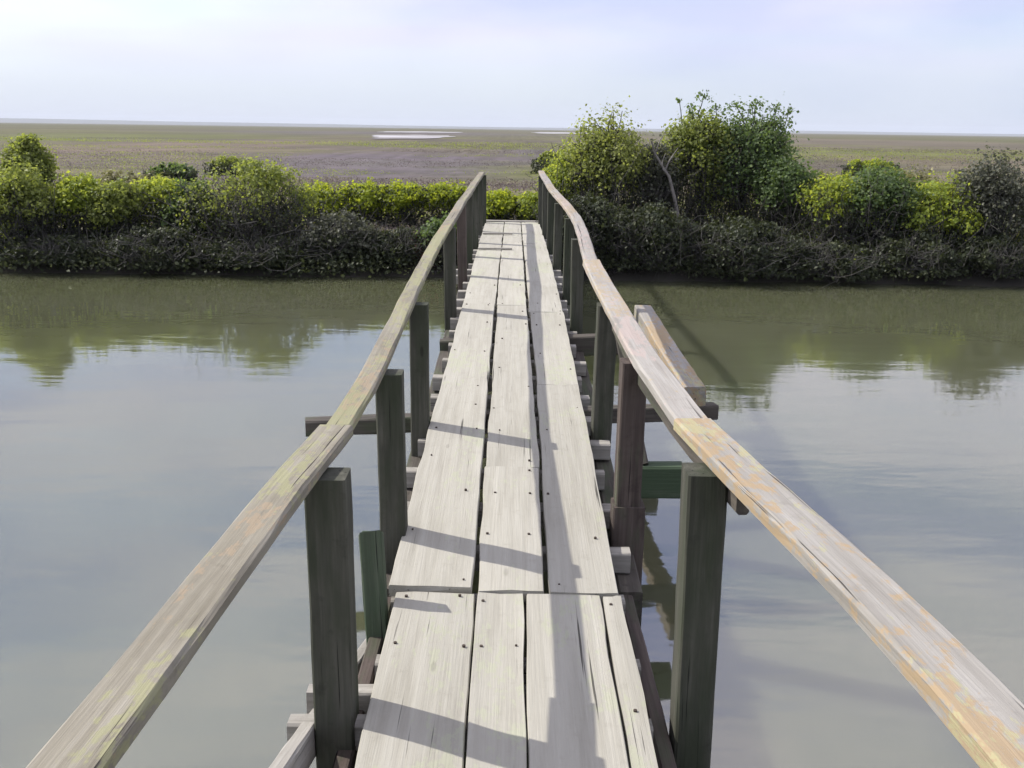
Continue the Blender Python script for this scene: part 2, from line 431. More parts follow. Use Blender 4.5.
def build_hills():
    # low far shore beyond the marsh, blue with distance
    n = 160; V = []; F = []
    for i in range(n):
        t = i / (n - 1); x = -7000 + 12500 * t
        h = (22 + 26 * fbm(t * 9, 2.2, 31)) * (1 - t) ** .6 * (0.75 + .25 * math.sin(t * 9)) + 2
        y = 6500 - 300 * math.sin(t * 5)
        V += [(x, y - 260, .2), (x, y, h), (x, y + 300, .2)]
        if i: 
            a = (i - 1) * 3; F += [(a, a + 3, a + 4, a + 1), (a + 1, a + 4, a + 5, a + 2)]
    mt, N, L, b = nodes('far_shore'); b.inputs['Base Color'].default_value = (0.09, 0.095, 0.075, 1); b.inputs['Roughness'].default_value = 0.95
    o = link('hills', np_mesh('hills', V, F, True), mt); tag(o, 'low blue-grey far shore on the horizon', 'hills', kind='structure')


build_hills()


def build_pond():
    # pale salt pan far out on the marsh
    mt, N, L, b = nodes('pale_salt_pan')
    geo = N.new('ShaderNodeNewGeometry')
    n = noise(N, L, geo.outputs['Position'], 1.0, 4, 0.6, (0.03, 0.05, 0))
    c = mixc(N, L, rng_map(N, L, n, 0.42, 0.56), (0.20, 0.175, 0.155), (0.42, 0.41, 0.41)); L.new(c, b.inputs['Base Color'])
    b.inputs['Roughness'].default_value = 0.5
    for name, cx, cy, rx, ry, sd in (('salt_pan', -20.0, 200.0, 8.0, 42.0, 1), ('salt_pan', -38.0, 420.0, 13.0, 70.0, 2), ('salt_pan', 25.0, 560.0, 16.0, 120.0, 3)):
        k = 64; rs = np.random.default_rng(sd)
        ph = rs.uniform(0, 6.3, 5)
        V = [(cx, cy, 0.50)]
        for i in range(k):
            a = i / k * 2 * math.pi
            r = 1 + 0.18 * math.sin(2 * a + ph[0]) + 0.12 * math.sin(3 * a + ph[1]) + 0.08 * math.sin(7 * a + ph[2])
            V.append((cx + rx * r * math.cos(a), cy + ry * r * math.sin(a), 0.50))
        F = [(0, 1 + i, 1 + (i + 1) % k) for i in range(k)]
        o = link(name, np_mesh(name, V, F), mt)
        tag(o, 'pale salt pan far out on the marsh plain', 'salt pan', 'salt pans near the horizon', 'structure')


build_pond()


# ------------------------------------------------------------------ footbridge
DY = [-3, 2.24, 3.25, 4.2, 4.83, 5.8, 6.7, 7.6, 10, 14.6]
DH = [1.62, 1.60, 1.575, 1.515, 1.478, 1.45, 1.41, 1.365, 1.315, 1.30]
def deck_z(y): return CAM_Z - float(np.interp(y, DY, DH))
TH = 0.042                                           # plank thickness

bridge = empty('footbridge', (0, 7.0, 0))
tag(bridge, 'long narrow weathered grey wooden footbridge with crooked handrails crossing the slough', 'footbridge')


def plank(xa0, xb0, y0, xa1, xb1, y1, dz=0.0, nails=True, sd=0, th=TH):
    """one deck plank between two cross lines; x of its left and right edge at both ends; ragged side edges"""
    rs = np.random.default_rng(1000 + sd)
    n = max(2, int((y1 - y0) / 0.10))
    off = rs.uniform(0, 80, 3); V = []; G = []
    e1 = rs.normal(0, 0.0035, n + 1); e2 = rs.normal(0, 0.0035, n + 1)
    e1 = np.convolve(e1, [.25, .5, .25], 'same'); e2 = np.convolve(e2, [.25, .5, .25], 'same')
    cup = rs.uniform(-0.004, 0.004); tw = rs.uniform(-0.004, 0.004); ph = rs.uniform(0, 6)
    K = 7
    for i in range(n + 1):
        t = i / n; y = y0 + (y1 - y0) * t
        xa = xa0 + (xa1 - xa0) * t + e1[i]; xb = xb0 + (xb1 - xb0) * t + e2[i]
        zc = deck_z(y) + dz + 0.0025 * math.sin(y * 2.1 + ph)
        dyA = rs.normal(0, 0.003) if i in (0, n) else 0
        us = [0, 0.012, 0.25, 0.5, 0.75, 0.988, 1]
        top = []
        for u in us:
            zz = zc + cup * (4 * (u - .5)**2) + tw * (u - .5) * (t - .5) * 2 - (0.006 if u in (0, 1) else 0)
            top.append((xa + (xb - xa) * u, y + dyA + (rs.normal(0, 0.004) if i in (0, n) else 0), zz))
        for q in top: V.append(q); G.append((off[0] + y, off[1] + q[0], off[2]))
        for q in (top[-1], top[0]):
            V.append((q[0], q[1], zc - th)); G.append((off[0] + y, off[1] + q[0], off[2] - th))
    m9 = K + 2; F = []
    for i in range(n):
        for j in range(m9):
            k = (j + 1) % m9
            F.append((i*m9+j, i*m9+k, (i+1)*m9+k, (i+1)*m9+j))
    for base, rev in ((0, 0), (n*m9, 1)):
        # end grain: fan strip from the underside to the top
        a = [base + j for j in range(K)]; br, bl = base + K, base + K + 1
        qs = [(bl, a[0], a[1], a[3]), (a[1], a[2], a[3], a[3]), (bl, a[3], a[5], br), (a[3], a[4], a[5], a[5]), (br, a[5], a[6], a[6])]
        for q in qs: F.append(q[::-1] if rev else q)
    import bmesh
    bm = bmesh.new(); vs = [bm.verts.new(v) for v in V]
    for q in F:
        u = []
        for x in q:
            if x not in u: u.append(x)
        try: bm.faces.new([vs[x] for x in u])
        except ValueError: pass
    bmesh.ops.recalc_face_normals(bm, faces=bm.faces)
    me = bpy.data.meshes.new('deck_plank'); bm.to_mesh(me); bm.free()
    ga = me.attributes.new('grain', 'FLOAT_VECTOR', 'POINT'); ga.data.foreach_set('vector', np.array(G, np.float32).ravel())
    me.transform(Matrix.Translation(-Vector(bridge.location)))
    o = link('deck_plank', me, M_DECK, bridge, (0, 0, 0))
    if nails:
        ny = [y0 + 0.05] + [y for y in JOIST_Y if y0 + 0.2 < y < y1 - 0.2] + [y1 - 0.05]
        for y in ny:
            if not 2.0 < y < 9: continue
            t = (y - y0) / (y1 - y0); xa = xa0 + (xa1 - xa0) * t; xb = xb0 + (xb1 - xb0) * t
            for fr in ((0.16, 0.84) if xb - xa > 0.12 else (0.5,)):
                if rs.random() < 0.5: continue
                cx = xa + (xb - xa) * fr + rs.normal(0, 0.01); cy = y + rs.normal(0, 0.012)
                nl = link('nail', nail_mesh(), None, o, Vector((cx, cy, deck_z(cy) + dz + 0.004)) - Vector(bridge.location))
                nl.scale = (1, 1, 1) if rs.random() < .7 else (.7, .7, 1)
    return o


_NAIL = []
def nail_mesh():
    if not _NAIL:
        r = 0.0055
        V = [(r * math.cos(a * math.pi/4), r * math.sin(a * math.pi/4), z) for z in (0.002, -0.014) for a in range(8)]
        F = [(0, 1, 2, 3), (0, 3, 4, 7), (4, 5, 6, 7)] + [(a, 8 + a, 8 + (a + 1) % 8, (a + 1) % 8) for a in range(8)]
        me = np_mesh('nail', V, F); me.materials.append(M_NAIL); _NAIL.append(me)
    return _NAIL[0]


JOIST_Y = [-1.5, -1.0, -0.5, 0.0, 0.5, 1.0, 1.5, 2.05, 2.52, 2.86, 3.28, 3.66, 4.05, 4.45, 4.83, 5.22, 5.62, 6.02, 6.40, 6.80, 7.20, 7.60, 7.98, 8.38, 8.78, 9.2, 9.6, 10.0, 10.4, 10.8, 11.2, 11.6, 12.0, 12.4, 12.8, 13.2, 13.6, 14.0, 14.4]
# near bay: four planks; middle bay and far bay: three
plank(-.372, -.096, -1.6, -.400, -.118, 3.215, sd=1)
plank(-.088, .046, -1.6, -.112, .050, 3.210, sd=2)
plank(.056, .318, -1.6, .058, .318, 3.212, .002, sd=3)
plank(.326, .414, -1.6, .326, .392, 3.208, -.003, sd=4)
plank(-.425, -.130, 3.228, -.400, -.146, 7.85, .014, sd=5)
plank(-.112, .122, 3.224, -.120, .128, 4.345, .008, sd=6)
plank(-.116, .130, 4.36, -.122, .108, 7.85, .003, sd=7)
plank(.142, .385, 3.222, .146, .392, 5.670, .004, sd=8)
plank(.147, .392, 5.685, .134, .392, 7.60, .002, sd=9)
plank(-.400, -.142, 7.862, -.410, -.142, 11.2, .0, sd=10)
plank(-.132, .104, 7.862, -.134, .098, 12.0, .002, sd=11)
plank(.128, .392, 7.612, .112, .380, 11.9, .0, sd=12)
plank(-.410, -.142, 11.212, -.418, -.146, 14.57, -.002, sd=13)
plank(-.134, .098, 12.012, -.136, .092, 14.57, .0, sd=14)
plank(.112, .380, 11.912, .104, .360, 14.55, .002, sd=15)
# thin cross battens nailed over the far planks
for y in (11.18, 12.8):
    sweep('batten', [(-.40, y, deck_z(y) + .016), (-.02, y + .02, deck_z(y) + .016)], .05, .016, M_JOIST, bridge, .003, .001)
sweep('end_board', [(-.43, 14.66, deck_z(14.6) - .01), (.38, 14.64, deck_z(14.6) - .01)], .14, .05, M_JOIST, bridge)

rs = np.random.default_rng(21)
for y in JOIST_Y:
    l, r = -.44 - rs.uniform(0, .07), .43 + rs.uniform(0, .07)
    if abs(y - 2.52) < .01: l = -.625
    if abs(y - 9.6) < .01 or abs(y - 10.0) < .01: l = -.60
    if abs(y - 4.83) < .01: l, r = -.47, .50
    zz = deck_z(y) - TH - .045 - .006
    if y < 3.6:
        r = .405 + rs.uniform(0, .015)
        if abs(y - 2.52) > .01: l = -.42
    sweep('joist', [(l, y + rs.normal(0, .012), zz), (r, y + rs.normal(0, .012), zz)], .07 + rs.uniform(-.01, .03), .085, M_JOIST, bridge)
l2 = deck_z(2.66) - TH - .055
sweep('joist', [(-.605, 2.70, l2), (.40, 2.72, l2)], .06, .085, M_JOIST, bridge)

for x in (-.30, .29):
    ys = list(np.linspace(-1.6, 14.6, 30))
    sweep('stringer', [(x, y, deck_z(y) - TH - .095 - .10) for y in ys], .10, .19, M_UNDER, bridge, jit=.001)
# ledger boards just outside the near deck edges
sweep('ledger', [(-.468, -1.6, deck_z(0) - .215), (-.452, 3.42, deck_z(3.4) - .215)], .05, .17, M_POSTB, bridge)
sweep('ledger', [(.455, -1.6, deck_z(0) - .205), (.437, 3.42, deck_z(3.4) - .205)], .05, .19, M_POSTB, bridge)

# cross beams that stick out past the railings, and the stray beam that lies on them
def cbeam(p0, p1, w, h, mat=M_UNDER): return sweep('cross_beam', [p0, p1], w, h, mat, bridge, .008, .002)
cbeam((-1.08, 5.02, .575), (1.16, 5.50, .560), .10, .085)
cbeam((-.52, 7.03, .56), (1.10, 7.08, .62), .12, .14)
cbeam((.53, 4.40, .525), (.80, 4.41, .525), .10, .155, M_GREEN)
cbeam((-.55, 9.75, .60), (.55, 9.75, .60), .12, .14)
cbeam((-.55, 12.2, .60), (.55, 12.2, .60), .12, .14)
cbeam((-.55, 2.30, .30), (.58, 2.32, .30), .10, .12)
sweep('side_beam', [(.99, 5.24, .705), (.955, 7.30, .798)], .125, .11, M_RAILR, bridge, .008, .002)['label'] = 'pale timber beam outside the right railing'
sweep('brace', [(-.565, 3.95, -.06), (-.565, 2.05, .555)], .045, .10, M_JOIST, bridge, upv=(0, .3, 1))
sweep('brace', [(.50, 4.75, 1.20), (.62, 4.40, .60)], .035, .07, M_UNDER, bridge, upv=(0, 1, .2))

# posts and their rails
LRAIL_N = [(-.70, -1.3, 1.235), (-.66, 0.2, 1.235), (-.622, 1.21, 1.234), (-.605, 1.508, 1.236), (-.562, 2.352, 1.240), (-.522, 2.86, 1.237)]
LRAIL_F = [(-.522, 2.866, 1.237), (-.506, 3.511, 1.243), (-.514, 4.433, 1.283), (-.524, 5.071, 1.306), (-.518, 6.739, 1.372), (-.482, 8.892, 1.457), (-.473, 13.122, 1.497), (-.468, 14.6, 1.505)]
RRAIL_N = [(.76, -1.3, 1.31), (.735, 0.2, 1.31), (.697, 1.361, 1.297), (.680, 1.747, 1.279), (.604, 2.449, 1.258), (.560, 2.95, 1.246)]
RRAIL_M = [(.560, 2.956, 1.246), (.508, 3.879, 1.258), (.492, 4.70, 1.296), (.484, 5.325, 1.310), (.480, 6.154, 1.328)]
RRAIL_F = [(.480, 6.16, 1.328), (.494, 7.165, 1.374), (.525, 8.40, 1.398), (.490, 9.7, 1.425), (.430, 11.255, 1.455), (.400, 13.2, 1.490), (.385, 14.9, 1.520)]
RRAIL = RRAIL_N + RRAIL_M + RRAIL_F


def at_path(path, y):
    a = np.array(path); return float(np.interp(y, a[:, 1], a[:, 0])), float(np.interp(y, a[:, 1], a[:, 2]))


def rail(path, w, h, mat, **k): return sweep('handrail', path, w, h, mat, bridge, .007, .0018, step=.15, ragged=.004, **k)
def off(path, dz): return [(x, y, z + dz) for x, y, z in path]
rail(off(LRAIL_N, -.02), .106, .038, M_RAIL, seed=5)
rail(off(LRAIL_F, -.020), .080, .036, M_RAIL, seed=6)
rail(off(RRAIL_N, -.02), .118, .042, M_RAILR, seed=7)
rail(off(RRAIL_M, -.02), .106, .042, M_PALE, seed=8)
rail(off(RRAIL_F, -.02), .085, .038, M_PALE, seed=9)
# boards on edge under the rails, outside the posts
sweep('rail_board', off([p for p in RRAIL_N if 2.4 < p[1]] + RRAIL_M[1:3], -.085), .034, .085, M_UNDER, bridge)
# outer stringers under the joist ends
for x, y0 in ((-.475, 3.5), (.465, 3.5)):
    ys = list(np.linspace(y0, 14.6, 22))
    sweep('stringer', [(x, y, deck_z(y) - TH - .095 - .09) for y in ys], .09, .17, M_UNDER, bridge, jit=.001)


def post(x, y, ztop, w, d, mat, zbot=None, dx=0.0, dy=0.0):
    zb = -.45 if zbot is None else zbot
    H = ztop - zb
    return sweep('post', [(x + dx * H, y + dy * H, zb), (x, y, ztop)], w, d, mat, bridge, .006, .0015, upv=(0, 1, 0))


rs = np.random.default_rng(31)
lp = [(-.54, .80, .11), (-.492, 2.54, .110), (-.462, 3.66, .100), (-.468, 4.89, .09), (-.492, 7.65, .09), (-.485, 9.3, .085), (-.475, 10.6, .085), (-.468, 11.9, .085), (-.460, 13.2, .085), (-.445, 14.45, .09)]
for i, (x, y, w) in enumerate(lp):
    path = LRAIL_N if y < 2.7 else LRAIL_F
    _, z = at_path(path, y)
    post(x, y, z - .042, w, w, M_POST if i != 5 else M_POSTB, dx=rs.normal(0, .008) , dy=rs.normal(0, .012))
rp = [(.62, .80, .11), (.528, 2.58, .105), (.483, 3.88, .10), (.470, 4.95, .10), (.465, 7.3, .09), (.480, 8.7, .085), (.445, 10.1, .085), (.415, 11.5, .085), (.398, 12.9, .085), (.378, 14.35, .09)]
for i, (x, y, w) in enumerate(rp):
    path = RRAIL
    xr, z = at_path(path, y)
    post(x, y, z - .045, w, w * 1.15, M_POST if i != 2 else M_POSTB, dx=rs.normal(0, .008), dy=rs.normal(0, .012), zbot=.42 if i == 2 else None)
# the older pile that the second right post is bolted on
sweep('pile', [(.485, 3.87, -.5), (.483, 3.86, .62)], .13, .12, M_POSTB, bridge, upv=(0, 1, 0))
st = empty('wooden_stake', (-.44, 3.12, 0))
tag(st, 'short dark green leaning wooden stake in the water beside the left deck edge', 'stake')
sweep('shaft', [(-.40, 3.05, -.5), (-.442, 3.12, .277), (-.476, 3.2, .755)], .078, .05, M_GREEN, st, upv=(0, 1, 0), ragged=.006)
# keep the stake a single mesh thing
for ch in list(st.children):
    ch.parent = None; ch.location = Vector(st.location) + Vector(ch.location)
    ch.name = 'wooden_stake_body'
    tag(ch, st['label'], 'stake')
bpy.data.objects.remove(st)
bpy.data.objects['wooden_stake_body'].name = 'wooden_stake'


# ------------------------------------------------------------------ plants
def leaf_mat(name, stops, trans=0.4, tcol=(0.20, 0.26, 0.03)):
    mt, N, L, b = nodes(name)
    at = N.new('ShaderNodeAttribute'); at.attribute_name = 'leaf_tone'
    r = ramp(N, stops); L.new(at.outputs['Fac'], r.inputs[0])
    L.new(r.outputs[0], b.inputs['Base Color'])
    b.inputs['Roughness'].default_value = 0.55; b.inputs['Specular IOR Level'].default_value = 0.3
    t = N.new('ShaderNodeBsdfTranslucent')
    L.new(mixc(N, L, 0.6, r.outputs[0], tcol), t.inputs['Color'])
    mx = N.new('ShaderNodeMixShader'); mx.inputs[0].default_value = trans
    L.new(b.outputs[0], mx.inputs[1]); L.new(t.outputs[0], mx.inputs[2])
    out = [n for n in N if n.type == 'OUTPUT_MATERIAL'][0]
    L.new(mx.outputs[0], out.inputs['Surface'])
    return mt


LM = {
    'tree': leaf_mat('light_olive_leaves', [(0, (0.086, 0.102, 0.032)), (0.5, (0.181, 0.208, 0.061)), (1, (0.317, 0.336, 0.116))], .48, (0.549, 0.613, 0.095)),
    'pickle': leaf_mat('pickleweed_leaves', [(0, (0.10, 0.078, 0.085)), (0.5, (0.17, 0.135, 0.13)), (1, (0.24, 0.20, 0.15))], .2, (0.2, 0.15, 0.12)),
    'tan': leaf_mat('tan_grass_blades', [(0, (0.12, 0.12, 0.05)), (0.5, (0.20, 0.19, 0.085)), (1, (0.30, 0.27, 0.14))], .3, (0.3, 0.3, 0.1)),
    'shade': leaf_mat('shade_dark_leaves', [(0, (0.016, 0.021, 0.011)), (0.5, (0.038, 0.048, 0.022)), (1, (0.095, 0.105, 0.05))], .25, (0.10, 0.12, 0.03)),  # grey-green darkened to put the shade of the shrub bases into the colour
    'olive': leaf_mat('olive_leaves', [(0, (0.073, 0.092, 0.028)), (0.5, (0.164, 0.199, 0.052)), (1, (0.311, 0.331, 0.101))], .46, (0.524, 0.596, 0.077)),
    'bright': leaf_mat('yellow_green_leaves', [(0, (0.086, 0.124, 0.023)), (0.5, (0.209, 0.276, 0.043)), (1, (0.346, 0.400, 0.090))], .52, (0.618, 0.660, 0.060)),
    'lime': leaf_mat('lime_leaves', [(0, (0.108, 0.151, 0.018)), (0.5, (0.229, 0.290, 0.030)), (1, (0.350, 0.399, 0.048))], .52, (0.604, 0.651, 0.036)),
    'dark': leaf_mat('dark_green_leaves', [(0, (0.034, 0.056, 0.025)), (0.5, (0.078, 0.121, 0.044)), (1, (0.171, 0.217, 0.078))], .38, (0.279, 0.404, 0.062)),
    'grey': leaf_mat('grey_green_leaves', [(0, (0.047, 0.049, 0.036)), (0.5, (0.088, 0.094, 0.065)), (1, (0.163, 0.163, 0.117))], .32, (0.169, 0.182, 0.078)),
    'brown': leaf_mat('dead_brown_leaves', [(0, (0.022, 0.019, 0.017)), (0.5, (0.042, 0.037, 0.033)), (1, (0.085, 0.074, 0.064))], .2, (0.12, 0.08, 0.04)),
    'red': leaf_mat('rust_red_leaves', [(0, (0.06, 0.022, 0.018)), (0.5, (0.13, 0.05, 0.035)), (1, (0.20, 0.10, 0.06))], .25, (0.2, 0.06, 0.03)),
}


def bark(name, a, c):
    mt, N, L, b = nodes(name)
    geo = N.new('ShaderNodeNewGeometry')
    n = noise(N, L, geo.outputs['Position'], 14, 5, 0.65)
    oi = N.new('ShaderNodeObjectInfo')
    L.new(mixc(N, L, rng_map(N, L, n, 0.3, 0.7), a, c), b.inputs['Base Color']); b.inputs['Roughness'].default_value = 0.9
    return mt


M_BARK = bark('grey_twig_bark', (0.024, 0.023, 0.020), (0.070, 0.066, 0.058))
M_PALEBARK = bark('pale_dead_bark', (0.11, 0.10, 0.088), (0.22, 0.205, 0.18))


class Tubes:
    def __init__(s): s.V = []; s.F = []; s.n = 0
    def add(s, pts, r0, r1, k=4):
        pts = np.asarray(pts, float); n = len(pts)
        ang = np.arange(k) / k * 2 * math.pi
        for i in range(n):
            t = pts[min(i+1, n-1)] - pts[max(i-1, 0)]; t /= (np.linalg.norm(t) + 1e-9)
            a = np.cross(t, (0.31, 0.92, 0.2)); a /= (np.linalg.norm(a) + 1e-9); c = np.cross(t, a)
            r = r0 + (r1 - r0) * i / (n - 1)
            ring = pts[i] + r * (np.cos(ang)[:, None] * a + np.sin(ang)[:, None] * c)
            s.V.append(ring)
        for i in range(n - 1):
            for j in range(k):
                j2 = (j + 1) % k
                s.F.append((s.n + i*k + j, s.n + i*k + j2, s.n + (i+1)*k + j2, s.n + (i+1)*k + j))
        s.n += n * k
    def mesh(s, name): return np_mesh(name, np.concatenate(s.V), s.F, True)


def curve(rs, a, c, bow=0.12, n=5):
    a = np.asarray(a, float); c = np.asarray(c, float)
    d = np.linalg.norm(c - a); o = rs.normal(0, bow * d, 3); t = np.linspace(0, 1, n)[:, None]
    return a * (1 - t) + c * t + o * (4 * t * (1 - t)) + np.vstack([np.zeros(3), rs.normal(0, 0.025 * d, (n - 2, 3)), np.zeros(3)])


def leaves_mesh(name, C, Nrm, size, rs, tone):
    """C (n,3) leaf centres; Nrm outward directions"""
    n = len(C)
    nr = Nrm + rs.normal(0, 0.75, (n, 3)); nr /= np.linalg.norm(nr, axis=1)[:, None] + 1e-9
    ax = rs.normal(0, 1, (n, 3)) + np.array([0, 0, 0.35]); ax -= (ax * nr).sum(1)[:, None] * nr
    ax /= np.linalg.norm(ax, axis=1)[:, None] + 1e-9
    sd = np.cross(nr, ax)
    Ln = (size * rs.uniform(0.45, 1.45, n))[:, None]; W = Ln * rs.uniform(0.30, 0.46, n)[:, None]
    b0 = C - ax * Ln * 0.5; tip = C + ax * Ln * 0.5
    mid = C - ax * Ln * 0.05 + nr * W * 0.25
    V = np.stack([b0, mid + sd * W, tip, mid - sd * W], 1).reshape(-1, 3)
    F = np.arange(n * 4).reshape(n, 4)
    me = np_mesh(name, V, F)
    at = me.attributes.new('leaf_tone', 'FLOAT', 'POINT')
    at.data.foreach_set('value', np.repeat(np.clip(tone, 0, 1), 4).astype(np.float32))
    return me


def plant(kind, label, cat, x, y, top, w, mat, seed, depth=None, dens=1.5, leaf=.050, low=.30, bare=0.5, group='shrubs along the far bank',
          trunk=False, under='shade', z0=None, lean=0.0, airy=False, barkmat=None, twigs=75, under_dens=1.3):
    """a shrub or small tree: stems from the ground, limbs to leaf clumps, twigs in its woody lower part"""
    rs = np.random.default_rng(seed)
    if z0 is None: z0 = float(ground_z(x, y)) - .04
    H = top - z0; w *= 1.16; rx = w / 2; ry = (depth or w * .85) / 2
    root = empty(kind, (x, y, z0)); tag(root, label, cat, group)
    T = Tubes(); C = []; Nr = []; tone = []
    nl = int(rs.integers(8, 12)) if not airy else int(rs.integers(9, 13))
    rl0 = min(rx, H * .5) * (.56 if not airy else .30)
    ns = 1 if trunk else 5
    stems = []
    for i in range(ns):
        a = rs.uniform(0, 6.28); q = np.array([rs.normal(0, .10 * rx), rs.normal(0, .10 * ry), 0]) * (0 if trunk else 1)
        if trunk: e = np.array([lean * H * .5, rs.normal(0, .05 * H), H * .46])
        else: e = np.array([math.cos(a) * rx * .45 + lean * H * .4, math.sin(a) * ry * .45, H * rs.uniform(.30, .45)])
        pts = curve(rs, q, e, .10, 6); r = (.035 if trunk else .016) * max(.6, H)
        T.add(pts, r * 1.25, r * .65, 6); stems.append((e, r * .65))
    # lobes
    for i in range(nl):
        a = i / nl * 6.28 * 2.4 + rs.uniform(-.5, .5)
        f = (i + .5) / nl
        rr = math.sqrt(f) * rs.uniform(.55, .98)
        ztop = H * (1 - (1 - low) * .75 * rr ** 2.2)
        rl = rl0 * rs.uniform(.7, 1.2)
        if i == 0: a, rr, ztop = 0, .1, H * .97
        cz = max(ztop - rl * .9, rl * .6) * (1 if i == 0 else rs.uniform(.82, 1.0))
        c = np.array([math.cos(a) * max(0, rx - rl * .8) * rr + lean * cz * .6, math.sin(a) * max(0, ry - rl * .8) * rr, cz])
        e, r = stems[int(rs.integers(len(stems)))]
        T.add(curve(rs, e, c, .14, 5), r, r * .35, 5)
        nc = int((20 if not airy else 11) * dens) + 4
        lt = rs.uniform(-.12, .12)
        for k in range(nc):
            d = rs.normal(0, 1, 3); d[2] = d[2] * .8 + .35; d /= np.linalg.norm(d)
            cc = c + d * rl * rs.uniform(.45, 1.12)
            T.add(curve(rs, c, cc, .1, 3), r * .32, r * .14, 3)
            m = int((22 if not airy else 17) * (0.7 + rs.random() * .6))
            sp = rl * rs.uniform(.16, .30)
            P_ = cc + rs.normal(0, 1, (m, 3)) * sp * np.array([1, 1, .8])
            C.append(P_); n_ = P_ - c; Nr.append(n_ / (np.linalg.norm(n_, axis=1)[:, None] + 1e-9) + np.array([0, 0, .3]))
            tone.append(rs.normal(.5 + lt + rs.uniform(-.16, .16), .16, m))
    # stray sprigs breaking the outline
    for k in range(int(9 * dens) + 3):
        a = rs.uniform(0, 6.28); rr = rs.uniform(.2, .95)
        zz = H * (1 - (1 - low) * .7 * rr ** 2.2)
        b0 = np.array([math.cos(a) * rx * rr * .8, math.sin(a) * ry * rr * .8, zz * .85])
        b1 = b0 + np.array([math.cos(a) * .08, math.sin(a) * .08, rs.uniform(.06, .18)]) * max(.7, H * .7)
        T.add(curve(rs, b0, b1, .1, 4), .006, .003, 3)
        m = 12; t = rs.uniform(.15, 1, m)[:, None]
        P_ = b0 * (1 - t) + b1 * t + rs.normal(0, .022, (m, 3)); C.append(P_); Nr.append(rs.normal(0, 1, (m, 3))); tone.append(rs.normal(.6, .15, m))
    # woody lower part: bare twigs
    TW = Tubes()
    for k in range(int(twigs * bare * 2 * max(.6, w))):
        a = rs.uniform(0, 6.28); q = np.array([math.cos(a) * rx * rs.uniform(.0, .75), math.sin(a) * ry * rs.uniform(0, .75), rs.uniform(-.02, .1)])
        e = q + np.array([rs.normal(0, .30) * rx, rs.normal(-.08, .30) * ry, H * rs.uniform(.22, .68)])
        pts = curve(rs, q, e, .12, 4); TW.add(pts, .008, .004, 3)
        for j in range(3):
            s = pts[int(rs.integers(1, 4))]; TW.add(curve(rs, s, s + rs.normal(0, .11, 3) + np.array([0, 0, .05]), .1, 3), .005, .0025, 3)
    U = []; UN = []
    if under:  # lower leaves; the default colour carries the shrub's own shade
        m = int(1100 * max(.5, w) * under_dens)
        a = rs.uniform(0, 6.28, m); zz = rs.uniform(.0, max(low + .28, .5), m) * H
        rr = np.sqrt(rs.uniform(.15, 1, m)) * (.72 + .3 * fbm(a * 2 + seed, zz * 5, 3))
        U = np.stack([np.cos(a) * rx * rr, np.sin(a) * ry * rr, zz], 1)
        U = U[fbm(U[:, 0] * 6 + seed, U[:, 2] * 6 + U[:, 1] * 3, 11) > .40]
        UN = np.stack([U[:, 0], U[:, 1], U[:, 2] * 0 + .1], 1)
    crown = leaves_mesh('crown', np.concatenate(C), np.concatenate(Nr), leaf, rs, np.concatenate(tone))
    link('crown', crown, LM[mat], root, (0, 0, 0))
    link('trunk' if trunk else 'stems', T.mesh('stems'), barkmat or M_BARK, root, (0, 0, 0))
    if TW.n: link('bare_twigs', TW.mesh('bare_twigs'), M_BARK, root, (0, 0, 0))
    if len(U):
        link('under_leaves', leaves_mesh('under_leaves', U, UN, leaf * .85, rs, rs.normal(.4, .2, len(U))), LM[under], root, (0, 0, 0))
    return root


S, T_ = 'shrub', 'tree'
G2 = 'small trees on the far bank right of the bridge'
# left of the bridge
plant(T_, 'round-topped dark green bush-like tree standing tallest on the left bank', 'tree', -7.42, 15.6, 1.96, .72, 'olive', 101, low=.45, trunk=True, leaf=.05, dens=2.0)
plant(S, 'olive green shrub cut by the left photo edge below the tall round tree', 'shrub', -7.29, 14.88, 1.54, 1.30, 'olive', 102, low=.22)
plant(S, 'yellow-green shrub directly right of the tall round tree', 'shrub', -6.57, 15.28, 1.39, 0.99, 'bright', 103, low=.22)
plant(S, 'small olive shrub between two yellow-green shrubs on left bank', 'shrub', -6.00, 15.23, 1.29, 0.86, 'olive', 104, low=.22)
plant(S, 'broad yellow-green shrub with dark neighbour on its right', 'shrub', -5.41, 15.58, 1.35, 1.14, 'bright', 105, low=.22)
plant(S, 'narrow dark green shrub left of the big grey dome shrub', 'shrub', -4.89, 15.38, 1.33, 0.80, 'dark', 106, low=.22)
plant(S, 'big dome-shaped shrub, green on top and grey woody below, mid left bank', 'shrub', -3.95, 15.28, 1.66, 2.05, 'olive', 107, low=.22, bare=.8, dens=1.15)
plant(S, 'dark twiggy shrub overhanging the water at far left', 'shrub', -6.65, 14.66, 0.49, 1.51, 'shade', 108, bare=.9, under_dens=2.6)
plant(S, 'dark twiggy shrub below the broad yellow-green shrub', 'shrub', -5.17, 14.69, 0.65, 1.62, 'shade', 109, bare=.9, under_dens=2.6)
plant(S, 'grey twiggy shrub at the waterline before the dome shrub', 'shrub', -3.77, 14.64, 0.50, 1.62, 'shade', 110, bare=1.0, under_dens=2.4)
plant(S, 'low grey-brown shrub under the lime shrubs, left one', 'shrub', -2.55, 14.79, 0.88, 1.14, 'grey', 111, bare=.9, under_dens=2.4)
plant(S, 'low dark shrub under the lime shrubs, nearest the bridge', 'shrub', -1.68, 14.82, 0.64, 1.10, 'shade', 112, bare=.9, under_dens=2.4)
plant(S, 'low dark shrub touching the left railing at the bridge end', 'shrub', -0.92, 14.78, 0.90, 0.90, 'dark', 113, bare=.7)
GL = 'flat-topped lime shrubs left of the bridge end'
